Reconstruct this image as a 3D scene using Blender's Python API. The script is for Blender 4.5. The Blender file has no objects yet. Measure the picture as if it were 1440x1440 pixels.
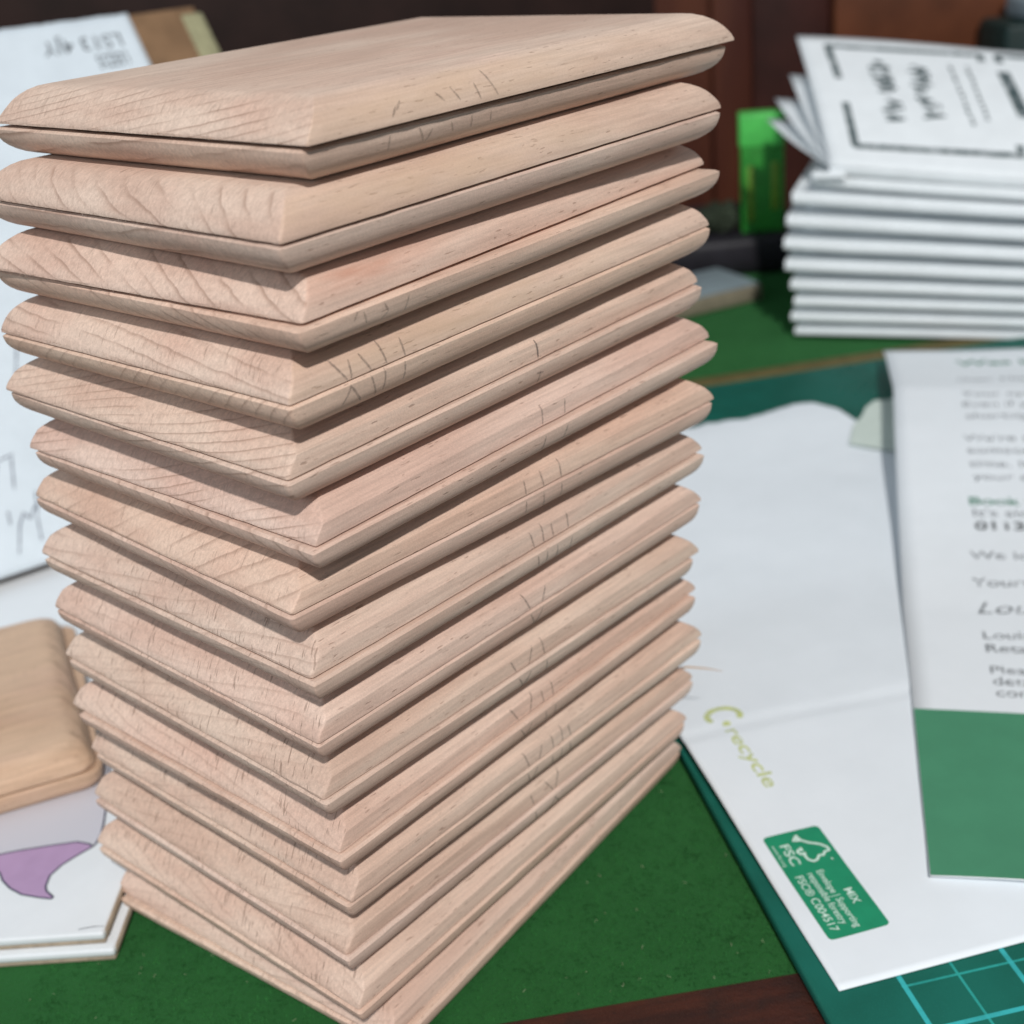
import bpy, bmesh, math, random
from mathutils import Vector, Matrix, noise
random.seed(7)
S = 0.1                      # one design unit (a bit over a millimetre) -> scene units
scene = bpy.context.scene
C = bpy.data.collections.new("place"); scene.collection.children.link(C)

# ------------------------------------------------------------------ camera
cam_d = bpy.data.cameras.new("camera"); cam = bpy.data.objects.new("camera", cam_d); C.objects.link(cam)
rt = Vector((0.99536952, -0.04098161, -0.08694843)); up = Vector((0.09612243, 0.42437383, 0.90037066)); fw = Vector((0.0, 0.90455921, -0.42634802))
M = Matrix((( rt.x, up.x, -fw.x, 0.0), (rt.y, up.y, -fw.y, -125.4648*S), (rt.z, up.z, -fw.z, 136.9217*S), (0, 0, 0, 1)))
cam.matrix_world = M
cam_d.sensor_width = 36; cam_d.sensor_height = 36; cam_d.sensor_fit = 'HORIZONTAL'
cam_d.lens = 36*1874.1/1440
cam_d.clip_start = 0.5; cam_d.clip_end = 2000
cam_d.dof.use_dof = True
cam_d.dof.focus_distance = 151*S
cam_d.dof.aperture_fstop = 0.285
cam_d.dof.aperture_blades = 0
scene.camera = cam

# ------------------------------------------------------------------ light
w = bpy.data.worlds.new("World"); scene.world = w; w.use_nodes = True
w.node_tree.nodes["Background"].inputs[0].default_value = (0.80, 0.90, 1.0, 1)
w.node_tree.nodes["Background"].inputs[1].default_value = 0.235
def lamp(name, pos, target, size, power, col):
    l = bpy.data.lights.new(name, 'AREA'); l.shape = 'DISK'; l.size = size; l.energy = power; l.color = col
    o = bpy.data.objects.new(name, l); C.objects.link(o)
    o.location = pos
    o.rotation_euler = (Vector(target)-Vector(pos)).to_track_quat('-Z', 'Y').to_euler()
    return o
tgt = Vector((-10, 40, 60))*S
el = math.radians(45); az = Vector((math.sin(math.radians(9)), -math.cos(math.radians(9)), 0))
lamp("ceiling_lamp", tgt + (az*math.cos(el) + Vector((0, 0, math.sin(el))))*150, tgt, 6.5, 165000, (1.0, 0.975, 0.95))
lamp("left_fill_light", Vector((-170, -35, 75)), tgt, 60, 62000, (0.82, 0.92, 1.0))  # added soft fill from the left to brighten the end faces, no actual window
scene.view_settings.view_transform = 'Standard'
scene.view_settings.look = 'None'
scene.view_settings.exposure = 0.27
scene.view_settings.gamma = 1.0

# ------------------------------------------------------------------ material helpers
class NT:
    def __init__(s, name):
        s.m = bpy.data.materials.new(name); s.m.use_nodes = True
        s.t = s.m.node_tree; s.b = s.t.nodes["Principled BSDF"]; s.out = s.t.nodes["Material Output"]
    def n(s, kind, **k):
        x = s.t.nodes.new(kind)
        for a, v in k.items(): setattr(x, a, v)
        return x
    def put(s, sock, v):
        if isinstance(v, bpy.types.NodeSocket): s.t.links.new(v, sock)
        elif v is not None: sock.default_value = v
    def math(s, op, a, b=None, c=None, clamp=False):
        x = s.n("ShaderNodeMath", operation=op); x.use_clamp = clamp
        s.put(x.inputs[0], a)
        if b is not None: s.put(x.inputs[1], b)
        if c is not None: s.put(x.inputs[2], c)
        return x.outputs[0]
    def comb(s, x, y, z):
        c = s.n("ShaderNodeCombineXYZ")
        for i, v in enumerate((x, y, z)): s.put(c.inputs[i], v)
        return c.outputs[0]
    def noise(s, vec, scale=1.0, detail=2.0, rough=0.5):
        x = s.n("ShaderNodeTexNoise"); s.put(x.inputs["Vector"], vec); x.inputs["Scale"].default_value = scale
        x.inputs["Detail"].default_value = detail; x.inputs["Roughness"].default_value = rough
        return x.outputs["Fac"]
    def smooth(s, v, a, b, lo=0.0, hi=1.0):
        x = s.n("ShaderNodeMapRange", interpolation_type='SMOOTHSTEP')
        s.put(x.inputs[0], v); s.put(x.inputs[1], a); s.put(x.inputs[2], b); s.put(x.inputs[3], lo); s.put(x.inputs[4], hi)
        return x.outputs[0]
    def mix(s, f, a, b, mode='MIX'):
        x = s.n("ShaderNodeMix", data_type='RGBA', blend_type=mode)
        s.put(x.inputs[0], f)
        s.put(x.inputs[6], (*a, 1) if isinstance(a, tuple) else a)
        s.put(x.inputs[7], (*b, 1) if isinstance(b, tuple) else b)
        return x.outputs[2]
    def bump(s, h, strength=0.3, dist=0.02):
        x = s.n("ShaderNodeBump"); x.inputs["Strength"].default_value = strength; x.inputs["Distance"].default_value = dist
        s.put(x.inputs["Height"], h); s.t.links.new(x.outputs[0], s.b.inputs["Normal"])
    def coord(s, which="Object"):
        tc = s.n("ShaderNodeTexCoord"); return tc.outputs[which]
    def sep(s, v):
        x = s.n("ShaderNodeSeparateXYZ"); s.put(x.inputs[0], v); return x.outputs

def plain(name, col, rough=0.6, spec=0.3, mottle=0.0, mscale=2.0, bump=0.0, bscale=40.0, sheen=0.0):
    t = NT(name); c = t.coord()
    if mottle:
        f = t.noise(c, mscale, 4.0, 0.6)
        lo = tuple(v*(1-mottle) for v in col); hi = tuple(min(1, v*(1+mottle)) for v in col)
        t.put(t.b.inputs["Base Color"], t.mix(t.smooth(f, 0.3, 0.7), lo, hi))
    else:
        t.b.inputs["Base Color"].default_value = (*col, 1)
    t.b.inputs["Roughness"].default_value = rough
    t.b.inputs["Specular IOR Level"].default_value = spec
    if sheen: t.b.inputs["Sheen Weight"].default_value = sheen
    if bump: t.bump(t.noise(c, bscale, 3.0), bump, 0.01)
    return t.m

def wood_material(name, stain=None, base_a=(0.61, 0.445, 0.362), base_b=(0.70, 0.557, 0.466), line=1.0):
    t = NT(name)
    co = t.n("ShaderNodeVectorMath", operation='SCALE'); t.put(co.inputs[0], t.coord()); co.inputs[3].default_value = 10.0
    X, Y, Z = t.sep(co.outputs[0])
    oi = t.n("ShaderNodeObjectInfo"); R = oi.outputs["Random"]
    N = t.sep(t.coord("Normal"))
    endm = t.smooth(t.math('ABSOLUTE', N[1]), 0.22, 0.42)
    r1 = t.math('MULTIPLY', R, 173.0); r2 = t.math('MULTIPLY', R, 311.0)
    def attr(n):
        a = t.n("ShaderNodeAttribute", attribute_type='OBJECT'); a.attribute_name = n; return a.outputs["Fac"]
    ang = attr("grain_angle")
    off = t.comb(r1, r2, r1)
    def nv(a, b, c, scale=1.0, detail=2.0, rough=0.5):
        v = t.n("ShaderNodeVectorMath", operation='ADD')
        t.put(v.inputs[0], t.comb(t.math('MULTIPLY', X, a), t.math('MULTIPLY', Y, b), t.math('MULTIPLY', Z, c))); t.put(v.inputs[1], off)
        return t.noise(v.outputs[0], scale, detail, rough)
    warp = nv(0.020, 0.010, 0.045, 1.0, 1.0)
    warp2 = nv(0.35, 0.05, 0.6, 1.0, 3.0)
    ring = t.math('ADD', t.math('MULTIPLY', X, t.math('COSINE', ang)), t.math('MULTIPLY', Z, t.math('SINE', ang)))
    ring = t.math('ADD', ring, t.math('MULTIPLY', warp, attr("grain_warp")))
    ring = t.math('ADD', ring, t.math('MULTIPLY', warp2, t.math('MULTIPLY', attr("grain_spacing"), 0.32)))
    sp = attr("grain_spacing")
    fr = t.math('FRACT', t.math('DIVIDE', ring, sp))
    up_ = t.smooth(fr, 0.30, 0.93); dn = t.smooth(fr, 0.93, 1.0, 1.0, 0.0)
    dark = t.math('MULTIPLY', t.math('ADD', t.math('MULTIPLY', t.math('POWER', up_, 9.0), 0.85), t.math('MULTIPLY', t.math('POWER', up_, 1.8), 0.15)), dn)
    amp = nv(0.09, 0.03, 0.25, 1.0, 2.0)
    dark = t.math('MULTIPLY', dark, t.smooth(amp, 0.36, 0.62, 0.12, 1.0))
    AL = oi.outputs["Alpha"]
    dark = t.math('MULTIPLY', dark, AL)
    # fine ray ticks on the cross-cut ends, brown flecks along the long sides
    tick = t.smooth(t.noise(t.comb(t.math('ADD', t.math('MULTIPLY', t.math('ADD', X, t.math('MULTIPLY', Z, 0.45)), 3.6), r1), t.math('MULTIPLY', Y, 0.25), t.math('ADD', t.math('MULTIPLY', Z, 0.62), r2)), 1.0, 1.0), 0.625, 0.685)
    tick = t.math('MULTIPLY', tick, t.smooth(nv(0.35, 0.2, 0.4, 1.0, 1.0), 0.40, 0.56))
    tick = t.math('MULTIPLY', tick, t.smooth(AL, 0.35, 1.0, 1.0, 0.35))
    tick = t.math('MULTIPLY', tick, endm)
    fleck = t.math('MULTIPLY', t.smooth(nv(3.4, 0.50, 3.4, 1.0, 1.0), 0.665, 0.74), t.smooth(nv(0.3, 0.08, 0.5, 1.0, 1.0), 0.40, 0.58, 0.15, 1.0))
    fleck = t.math('MULTIPLY', fleck, t.math('SUBTRACT', 1.0, endm))
    fine = nv(2.2, 0.10, 2.2, 1.0, 4.0, 0.65)
    grit = nv(5.0, 5.0, 5.0, 1.0, 2.0)
    tone = nv(0.06, 0.03, 0.30, 1.0, 3.0)
    col = t.mix(t.smooth(tone, 0.32, 0.68), base_a, base_b)
    col = t.mix(t.smooth(nv(0.10, 0.035, 0.16, 1.0, 2.0), 0.52, 0.75, 0.0, 0.25), col, (0.66, 0.425, 0.345))
    col = t.mix(1.0, col, oi.outputs["Color"], 'MULTIPLY')
    fcol = t.smooth(fine, 0.25, 0.75, 0.86, 1.10)
    fcol = t.math('MULTIPLY', fcol, t.smooth(grit, 0.2, 0.8, 0.92, 1.08))
    grey = t.n("ShaderNodeCombineColor"); [t.put(grey.inputs[i], fcol) for i in range(3)]
    col = t.mix(1.0, col, grey.outputs[0], 'MULTIPLY')
    ls = t.math('MULTIPLY', dark, t.math('MULTIPLY_ADD', endm, 0.42*line, 0.14*line))
    col = t.mix(ls, col, (0.26, 0.145, 0.10))
    col = t.mix(t.math('MULTIPLY', tick, 0.62), col, (0.20, 0.12, 0.085))
    col = t.mix(t.math('MULTIPLY', fleck, 0.55), col, (0.27, 0.155, 0.11))
    if stain:
        y0, wy, z0, wz, sc, sa = stain
        dy = t.math('POWER', t.math('DIVIDE', t.math('SUBTRACT', Y, y0), wy), 2.0)
        dz = t.math('POWER', t.math('DIVIDE', t.math('SUBTRACT', t.math('ADD', Z, t.math('MULTIPLY', warp2, 1.2)), z0), wz), 2.0)
        g = t.math('EXPONENT', t.math('MULTIPLY', t.math('ADD', dy, dz), -1.0))
        g = t.math('MULTIPLY', t.math('MULTIPLY', g, t.smooth(N[0], 0.2, 0.5)), t.smooth(nv(0.5, 0.12, 0.5, 1.0, 3.0), 0.25, 0.7, 0.4, 1.0))
        col = t.mix(t.math('MULTIPLY', g, sa), col, sc)
    t.put(t.b.inputs["Base Color"], col)
    t.b.inputs["Roughness"].default_value = 0.62
    t.b.inputs["Specular IOR Level"].default_value = 0.38
    hgt = t.math('SUBTRACT', t.math('MULTIPLY', fine, 0.5), t.math('MULTIPLY', t.math('ADD', t.math('MULTIPLY', t.math('MULTIPLY', dark, endm), 0.3), t.math('ADD', tick, fleck)), 0.7))
    hgt = t.math('ADD', hgt, t.math('MULTIPLY', grit, 0.35))
    t.bump(hgt, 0.55, 0.012)
    return t.m

BEECH = wood_material("sanded_beech")
BEECH_RED = wood_material("sanded_beech_red_streak", stain=(11.0, 9.0, 3.1, 1.1, (0.50, 0.20, 0.12), 0.75))
BEECH_TAN = wood_material("sanded_beech_tan_edge", stain=(22.0, 34.0, 2.4, 2.6, (0.60, 0.42, 0.285), 0.6))
BEECH_OLD = wood_material("warm_beech", base_a=(0.56, 0.365, 0.24), base_b=(0.68, 0.48, 0.335), line=1.3)

def paper_material(name, col, vary=0.03, trans=0.0, bs=0.3):
    t = NT(name); c = t.coord()
    f = t.noise(c, 1.3, 5.0, 0.6)
    lo = tuple(v*(1-vary) for v in col); hi = tuple(min(1, v*(1+vary)) for v in col)
    t.put(t.b.inputs["Base Color"], t.mix(t.smooth(f, 0.3, 0.7), lo, hi))
    t.b.inputs["Roughness"].default_value = 0.55; t.b.inputs["Specular IOR Level"].default_value = 0.3
    h = t.math('ADD', t.math('MULTIPLY', t.noise(c, 0.55, 2.0), 1.0), t.math('MULTIPLY', t.noise(c, 30.0, 3.0), 0.03))
    t.bump(h, bs, 0.05)
    return t.m
PAPER = paper_material("white_paper", (0.83, 0.87, 0.90), 0.012, bs=0.12)
PAPER_ENV = paper_material("envelope_paper", (0.81, 0.86, 0.90), 0.012, bs=0.12)
PAPER_GREEN = paper_material("greenish_tissue", (0.62, 0.70, 0.64))
PAPER_PARCEL = paper_material("label_paper", (0.72, 0.80, 0.86))
BOOK = paper_material("booklet_paper", (0.80, 0.84, 0.86))
GLOSS = plain("gloss_white", (0.76, 0.80, 0.83), 0.30, 0.5, 0.02, 1.0)
CORE = plain("board_core", (0.42, 0.34, 0.26), 0.8, 0.2, 0.15, 4.0)
GREEN_PRINT = plain("green_print", (0.070, 0.27, 0.150), 0.45, 0.4, 0.04, 1.5)
LABEL_GREEN = plain("label_green", (0.016, 0.27, 0.135), 0.5, 0.3, 0.06, 3.0)
def ink_material(name, col, amount=0.8, scale=9.0):
    t = NT(name); f = t.noise(t.coord(), scale, 3.0, 0.7)
    t.b.inputs["Base Color"].default_value = (*col, 1); t.b.inputs["Roughness"].default_value = 0.6
    t.put(t.b.inputs["Alpha"], t.smooth(f, 0.30, 0.62, amount*0.30, amount))
    return t.m
FRAY = plain("torn_wood_fibre", (0.72, 0.58, 0.47), 0.9, 0.1, 0.2, 5.0)
GRAPHITE_FAINT = ink_material("faint_graphite", (0.16, 0.12, 0.10), 0.34, 30.0)
GRAPHITE = ink_material("graphite", (0.13, 0.105, 0.10), 0.40, 30.0)
INK_GREY = ink_material("grey_ink", (0.05, 0.06, 0.07), 0.85, 6.0)
INK_DARK = ink_material("dark_ink", (0.015, 0.02, 0.022), 0.9, 6.0)
INK_GREEN = ink_material("green_ink", (0.02, 0.22, 0.12), 0.9, 6.0)
INK_COVER = ink_material("cover_ink", (0.05, 0.085, 0.09), 0.95, 4.0)
INK_LIME = ink_material("lime_ink", (0.62, 0.68, 0.25), 0.95, 5.0)
INK_WHITE = plain("white_ink", (0.62, 0.80, 0.70), 0.6, 0.2)
INK_PEN = ink_material("pen_ink", (0.04, 0.045, 0.10), 0.7, 5.0)
PURPLE = plain("purple_print", (0.46, 0.31, 0.50), 0.35, 0.4, 0.05, 2.0)
LILAC = plain("pale_lilac_print", (0.60, 0.60, 0.66), 0.35, 0.4)
OUTLINE = plain("slate_outline", (0.055, 0.06, 0.10), 0.45, 0.3)
KRAFT = plain("kraft_card", (0.26, 0.155, 0.085), 0.75, 0.2, 0.15, 1.0, 0.3, 20)
KRAFT_RIM = plain("clear_tape", (0.36, 0.34, 0.20), 0.4, 0.4, 0.15, 3.0)
BROWN_STRIP = plain("brown_card", (0.13, 0.105, 0.04), 0.8, 0.2, 0.15, 2.0)
BLACK = plain("black_plastic", (0.018, 0.016, 0.022), 0.5, 0.4, 0.3, 1.0)
DARKBOX = plain("dark_brown_box", (0.014, 0.009, 0.008), 0.7, 0.2, 0.3, 1.0)
LIME_TOP = plain("bright_green_plastic", (0.085, 0.55, 0.10), 0.4, 0.5, 0.10, 2.0)
LIME_BODY = plain("mid_green_plastic", (0.025, 0.25, 0.028), 0.4, 0.5, 0.15, 1.5)
LIME_STRIPE = plain("yellow_green_stripe", (0.16, 0.30, 0.03), 0.5, 0.4, 0.2, 2.0)
MOSS = plain("grey_green_cloth", (0.035, 0.045, 0.03), 0.9, 0.1, 0.3, 2.0)
TEAL_DARK = plain("dark_teal_cover", (0.01, 0.028, 0.026), 0.5, 0.3, 0.2, 1.0)
GREYCARD = plain("blue_grey_card", (0.25, 0.31, 0.34), 0.6, 0.3, 0.05, 1.0)
TABLET_SIDE = plain("beige_board_side", (0.24, 0.21, 0.15), 0.7, 0.2, 0.1, 2.0)

def felt_material():
    t = NT("green_baize"); c = t.coord()
    a = t.noise(c, 0.7, 4.0, 0.6); b = t.noise(c, 14.0, 4.0, 0.75); d = t.noise(c, 60.0, 2.0)
    col = t.mix(t.smooth(a, 0.3, 0.7), (0.018, 0.094, 0.021), (0.022, 0.112, 0.026))
    col = t.mix(t.smooth(b, 0.35, 0.75, 0.0, 0.55), col, (0.022, 0.125, 0.030))
    col = t.mix(t.smooth(d, 0.60, 0.75, 0.0, 0.22), col, (0.06, 0.16, 0.05))
    t.put(t.b.inputs["Base Color"], col); t.b.inputs["Roughness"].default_value = 1.0
    t.b.inputs["Specular IOR Level"].default_value = 0.05
    t.b.inputs["Sheen Weight"].default_value = 0.12; t.b.inputs["Sheen Roughness"].default_value = 0.6
    t.b.inputs["Sheen Tint"].default_value = (0.3, 0.8, 0.4, 1)
    t.bump(t.math('ADD', b, t.math('MULTIPLY', d, 0.6)), 0.8, 0.04)
    return t.m
FELT = felt_material()
FIBRE = plain("baize_fibre", (0.026, 0.125, 0.032), 1.0, 0.05, 0.4, 3.0)
LINT = plain("pale_lint", (0.30, 0.38, 0.22), 0.9, 0.1, 0.4, 8.0)

def mahogany_material(name, a=(0.030, 0.011, 0.009), b=(0.070, 0.020, 0.012), spec=0.4, rough=0.42):
    t = NT(name); c = t.coord()
    v = t.n("ShaderNodeMapping"); t.put(v.inputs[0], c); v.inputs[3].default_value = (0.25, 2.0, 2.0)
    f = t.noise(v.outputs[0], 1.2, 5.0, 0.6); g = t.noise(c, 5.0, 4.0, 0.7); k = t.noise(c, 1.4, 3.0, 0.6)
    col = t.mix(t.smooth(f, 0.35, 0.65), a, b)
    col = t.mix(t.smooth(g, 0.62, 0.74, 0.0, 0.7), col, (0.012, 0.008, 0.008))
    col = t.mix(t.smooth(k, 0.45, 0.70, 0.0, 0.75), col, (0.024, 0.014, 0.012))
    t.put(t.b.inputs["Base Color"], col); t.b.inputs["Roughness"].default_value = rough; t.b.inputs["Specular IOR Level"].default_value = spec
    t.bump(t.math('ADD', g, t.math('MULTIPLY', t.noise(c, 22.0, 3.0), 0.4)), 0.5, 0.04)
    return t.m
MAHOGANY = mahogany_material("worn_mahogany")
def cabinet_material():
    t = NT("cabinet_mahogany"); c = t.coord(); X, Y, Z = t.sep(c)
    f = t.noise(t.comb(t.math('MULTIPLY', X, 0.35), 0.0, t.math('MULTIPLY', Z, 0.05)), 1.0, 4.0, 0.6)
    col = t.mix(t.smooth(f, 0.35, 0.7), (0.050, 0.011, 0.0065), (0.105, 0.030, 0.013))
    t.put(t.b.inputs["Base Color"], col); t.b.inputs["Roughness"].default_value = 0.5; t.b.inputs["Specular IOR Level"].default_value = 0.3
    return t.m
CABINET = cabinet_material()
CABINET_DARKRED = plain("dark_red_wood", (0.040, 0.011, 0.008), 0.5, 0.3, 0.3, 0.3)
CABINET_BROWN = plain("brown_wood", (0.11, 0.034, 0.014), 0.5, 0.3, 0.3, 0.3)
CABINET_DARK = plain("cabinet_dark_wood", (0.022, 0.010, 0.008), 0.6, 0.2, 0.3, 0.3)  # darkest of the cabinet wood colours

def mat_material():
    t = NT("cutting_mat"); X, Y, Z = t.sep(t.coord())
    def line(v, period, offset, width):
        u = t.math('FRACT', t.math('ADD', t.math('DIVIDE', t.math('SUBTRACT', v, offset), period), 0.5))
        d = t.math('MULTIPLY', t.math('ABSOLUTE', t.math('SUBTRACT', u, 0.5)), period)
        return t.smooth(d, width*0.8, width*1.25, 1.0, 0.0)
    P = 0.75
    bold = t.math('MAXIMUM', line(X, 2*P, 1.16, 0.034), line(Y, 2*P, -0.42, 0.034))
    thin = t.math('MAXIMUM', line(X, 2*P, 1.16+P, 0.018), line(Y, 2*P, 0.33, 0.018))
    inx = t.math('MULTIPLY', t.math('GREATER_THAN', X, 1.12), t.math('LESS_THAN', Y, 18.5))
    bold = t.math('MULTIPLY', bold, inx); thin = t.math('MULTIPLY', thin, inx)
    wear = t.smooth(t.noise(t.coord(), 3.0, 4.0, 0.7), 0.25, 0.6, 0.65, 1.0)
    base = t.mix(t.smooth(t.noise(t.coord(), 0.8, 4.0), 0.3, 0.7), (0.005, 0.098, 0.070), (0.007, 0.125, 0.092))
    base = t.mix(t.smooth(t.noise(t.coord(), 40.0, 2.0), 0.5, 0.8, 0.0, 0.35), base, (0.012, 0.17, 0.13))
    col = t.mix(t.math('MULTIPLY', thin, t.math('MULTIPLY', wear, 0.8)), base, (0.03, 0.38, 0.34))
    col = t.mix(t.math('MULTIPLY', bold, wear), col, (0.04, 0.42, 0.43))
    t.put(t.b.inputs["Base Color"], col); t.b.inputs["Roughness"].default_value = 0.6; t.b.inputs["Specular IOR Level"].default_value = 0.25
    t.bump(t.noise(t.coord(), 50.0, 2.0), 0.3, 0.01)
    return t.m
MATGREEN = mat_material()

# ------------------------------------------------------------------ object helpers
def V(x, y, z): return Vector((x*S, y*S, z*S))
def link(name, me, mat=None, parent=None):
    o = bpy.data.objects.new(name, me); C.objects.link(o)
    if mat and not me.materials: me.materials.append(mat)
    if parent: o.parent = parent
    return o
def tag(o, label=None, cat=None, group=None, kind=None):
    if label: o['label'] = label
    if cat: o['category'] = cat
    if group: o['group'] = group
    if kind: o['kind'] = kind
    return o
def from_bm(name, bm, mat=None, parent=None, sharp=0.5):
    bm.normal_update()
    for f in bm.faces: f.smooth = True
    for e in bm.edges:
        if len(e.link_faces) == 2 and e.calc_face_angle(0) > sharp: e.smooth = False
    me = bpy.data.meshes.new(name); bm.to_mesh(me); bm.free()
    return link(name, me, mat, parent)
def empty(name, loc):
    o = bpy.data.objects.new(name, None); C.objects.link(o); o.location = loc; o.empty_display_size = 0.2
    return o
def frame(P, ex, ey):
    ex = Vector(ex).normalized(); ey = Vector(ey).normalized(); ez = ex.cross(ey).normalized(); ey = ez.cross(ex)
    m = Matrix.Identity(4)
    for i, a in enumerate((ex, ey, ez)):
        for r in range(3): m[r][i] = a[r]
    for r in range(3): m[r][3] = P[r]*S
    return m
def rbox(name, size, mat, parent=None, bevel=0.03, seg=2, local=None, wob=0.0):
    """rounded box; local = (x0,y0,z0) of its low corner in design units"""
    bm = bmesh.new(); bmesh.ops.create_cube(bm, size=1)
    for v in bm.verts:
        v.co = Vector(((v.co.x+.5)*size[0]*S, (v.co.y+.5)*size[1]*S, (v.co.z+.5)*size[2]*S))
    if bevel: bmesh.ops.bevel(bm, geom=list(bm.edges), offset=bevel, segments=seg, profile=0.5, affect='EDGES')
    if local:
        for v in bm.verts: v.co += V(*local)
    return from_bm(name, bm, mat, parent, 0.8)
def poly(name, pts, mat, parent=None, z=0.0, thick=0.0):
    bm = bmesh.new(); vs = [bm.verts.new((p[0]*S, p[1]*S, (p[2] if len(p) > 2 else z)*S)) for p in pts]
    f = bm.faces.new(vs)
    if f.normal.z < 0: f.normal_flip()
    bm.normal_update()
    if f.normal.z < 0: f.normal_flip()
    if thick:
        r = bmesh.ops.extrude_face_region(bm, geom=[f])
        for g in r['geom']:
            if isinstance(g, bmesh.types.BMVert): g.co.z -= thick*S
        bmesh.ops.recalc_face_normals(bm, faces=bm.faces)
    bmesh.ops.triangulate(bm, faces=[q for q in bm.faces if len(q.verts) > 4])
    return from_bm(name, bm, mat, parent, 0.6)
def strip(bm, pts, width, f, taper=True):
    """a flat ribbon along pts (2-D), mapped to 3-D by f(x, y)"""
    # resample
    out = [Vector(pts[0])]
    for a, b in zip(pts, pts[1:]):
        a = Vector(a); b = Vector(b); n = max(2, int((b-a).length/(width*1.2))); n = min(n, 14)
        for i in range(1, n+1): out.append(a.lerp(b, i/n))
    vs = []
    for i, p in enumerate(out):
        d = (out[min(i+1, len(out)-1)] - out[max(i-1, 0)]); d = d.normalized() if d.length else Vector((1, 0))
        nrm = Vector((-d.y, d.x)); wd = width*0.5
        if taper and (i == 0 or i == len(out)-1): wd *= 0.45
        vs.append((bm.verts.new(f(*(p+nrm*wd))), bm.verts.new(f(*(p-nrm*wd)))))
    for a, b in zip(vs, vs[1:]):
        bm.faces.new((a[0], a[1], b[1], b[0]))
def grid(name, nu, nv, f, mat, parent=None, thick=0.0):
    bm = bmesh.new(); vv = [[bm.verts.new(f(i/nu, j/nv)) for j in range(nv+1)] for i in range(nu+1)]
    for i in range(nu):
        for j in range(nv): bm.faces.new((vv[i][j], vv[i+1][j], vv[i+1][j+1], vv[i][j+1]))
    o = from_bm(name, bm, mat, parent, 0.6)
    if thick:
        md = o.modifiers.new("thickness", 'SOLIDIFY'); md.thickness = thick*S; md.offset = -1
    return o
def text(name, body, size, mat, parent, m, bold=0.0, shear=0.0, align='LEFT', xs=1.0):
    cu = bpy.data.curves.new(name, 'FONT'); cu.body = body; cu.size = size*S; cu.offset = bold*S; cu.shear = shear
    cu.align_x = align; cu.fill_mode = 'FRONT'
    tmp = bpy.data.objects.new(name, cu); C.objects.link(tmp)
    dg = bpy.context.evaluated_depsgraph_get(); dg.update()
    me = bpy.data.meshes.new_from_object(tmp.evaluated_get(dg)); bpy.data.objects.remove(tmp)
    me.transform(Matrix.Diagonal((xs, 1, 1, 1))); me.transform(m)
    me.materials.clear()
    return link(name, me, mat, parent)

# ------------------------------------------------------------------ the desk
a0 = Vector((-8.4, 6.2)); a1 = Vector((32.9, 10.1)); ed = (a1-a0).normalized(); en = Vector((-ed.y, ed.x))
felt = poly("baize_ground", [tuple(a0-ed*420), tuple(a0+ed*620), tuple(a0+ed*620+en*560), tuple(a0-ed*420+en*560)], FELT)
tag(felt, kind='structure'); felt.name = "desk_baize"
m = frame((a0.x-ed.x*420, a0.y-ed.y*420, 0), (ed.x, ed.y, 0), (en.x, en.y, 0))
edge = rbox("desk_border", (1040, 220, 12), MAHOGANY, None, 0.06, 3, (0, -220.0, -11.6)); edge.matrix_world = m
tag(edge, kind='structure')
# baize nap: short fibres lying every way, only where the cloth is seen close
bm = bmesh.new()
def nap(cx, cy, sx, sy, n, L=0.9, wd=0.045):
    for _ in range(n):
        x = cx+random.uniform(-sx, sx); y = cy+random.uniform(-sy, sy)
        if (Vector((x, y))-a0).dot(en) < 0.3: continue
        a = random.uniform(0, 2*math.pi); l = L*random.uniform(.4, 1.2); h = random.uniform(.05, .45)
        d = Vector((math.cos(a), math.sin(a), 0)); p = Vector((-d.y, d.x, 0))*wd
        P = Vector((x, y, 0.02)); Q = P+d*l*.5+Vector((0, 0, h)); R_ = P+d*l+Vector((0, 0, h*.6))
        v = [bm.verts.new(q*S) for q in (P-p, P+p, Q+p, Q-p, R_)]
        bm.faces.new((v[0], v[1], v[2], v[3])); bm.faces.new((v[3], v[2], v[4]))
nap(-45, 22, 30, 26, 9000); nap(8, 32, 26, 34, 11000); nap(70, 280, 60, 60, 5000, 1.4, .09)
tag(from_bm("baize_nap", bm, FIBRE), "short green wool fibres of the baize", None, None, 'stuff')
bm = bmesh.new()
def thread(bm, P, L, r, bend, rise=0.25):
    a = random.uniform(0, 2*math.pi); pts = []
    for i in range(5):
        a += random.uniform(-bend, bend); pts.append(Vector(P))
        P = Vector(P)+Vector((math.cos(a), math.sin(a), random.uniform(-.1, .12)))*L/4; P.z = max(P.z, .15)
    for p, q in zip(pts, pts[1:]):
        d = (q-p).normalized(); s1 = d.cross(Vector((0, 0, 1))).normalized()*r; s2 = Vector((0, 0, r))
        ra = [bm.verts.new((p+k)*S) for k in (s1, s2, -s1)]; rb = [bm.verts.new((q+k)*S) for k in (s1, s2, -s1)]
        for i in range(3): bm.faces.new((ra[i], ra[(i+1) % 3], rb[(i+1) % 3], rb[i]))
for _ in range(90):
    c = random.choice(((-45, 22, 30, 22), (12, 30, 22, 30)))
    x = c[0]+random.uniform(-c[2], c[2]); y = c[1]+random.uniform(-c[3], c[3])
    if (Vector((x, y))-a0).dot(en) < 0.5: continue
    thread(bm, (x, y, .35), random.uniform(.2, .8), random.uniform(.025, .05), 1.0)
tag(from_bm("lint", bm, LINT), "pale lint and sawdust specks scattered over the baize", None, None, 'stuff')

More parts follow.
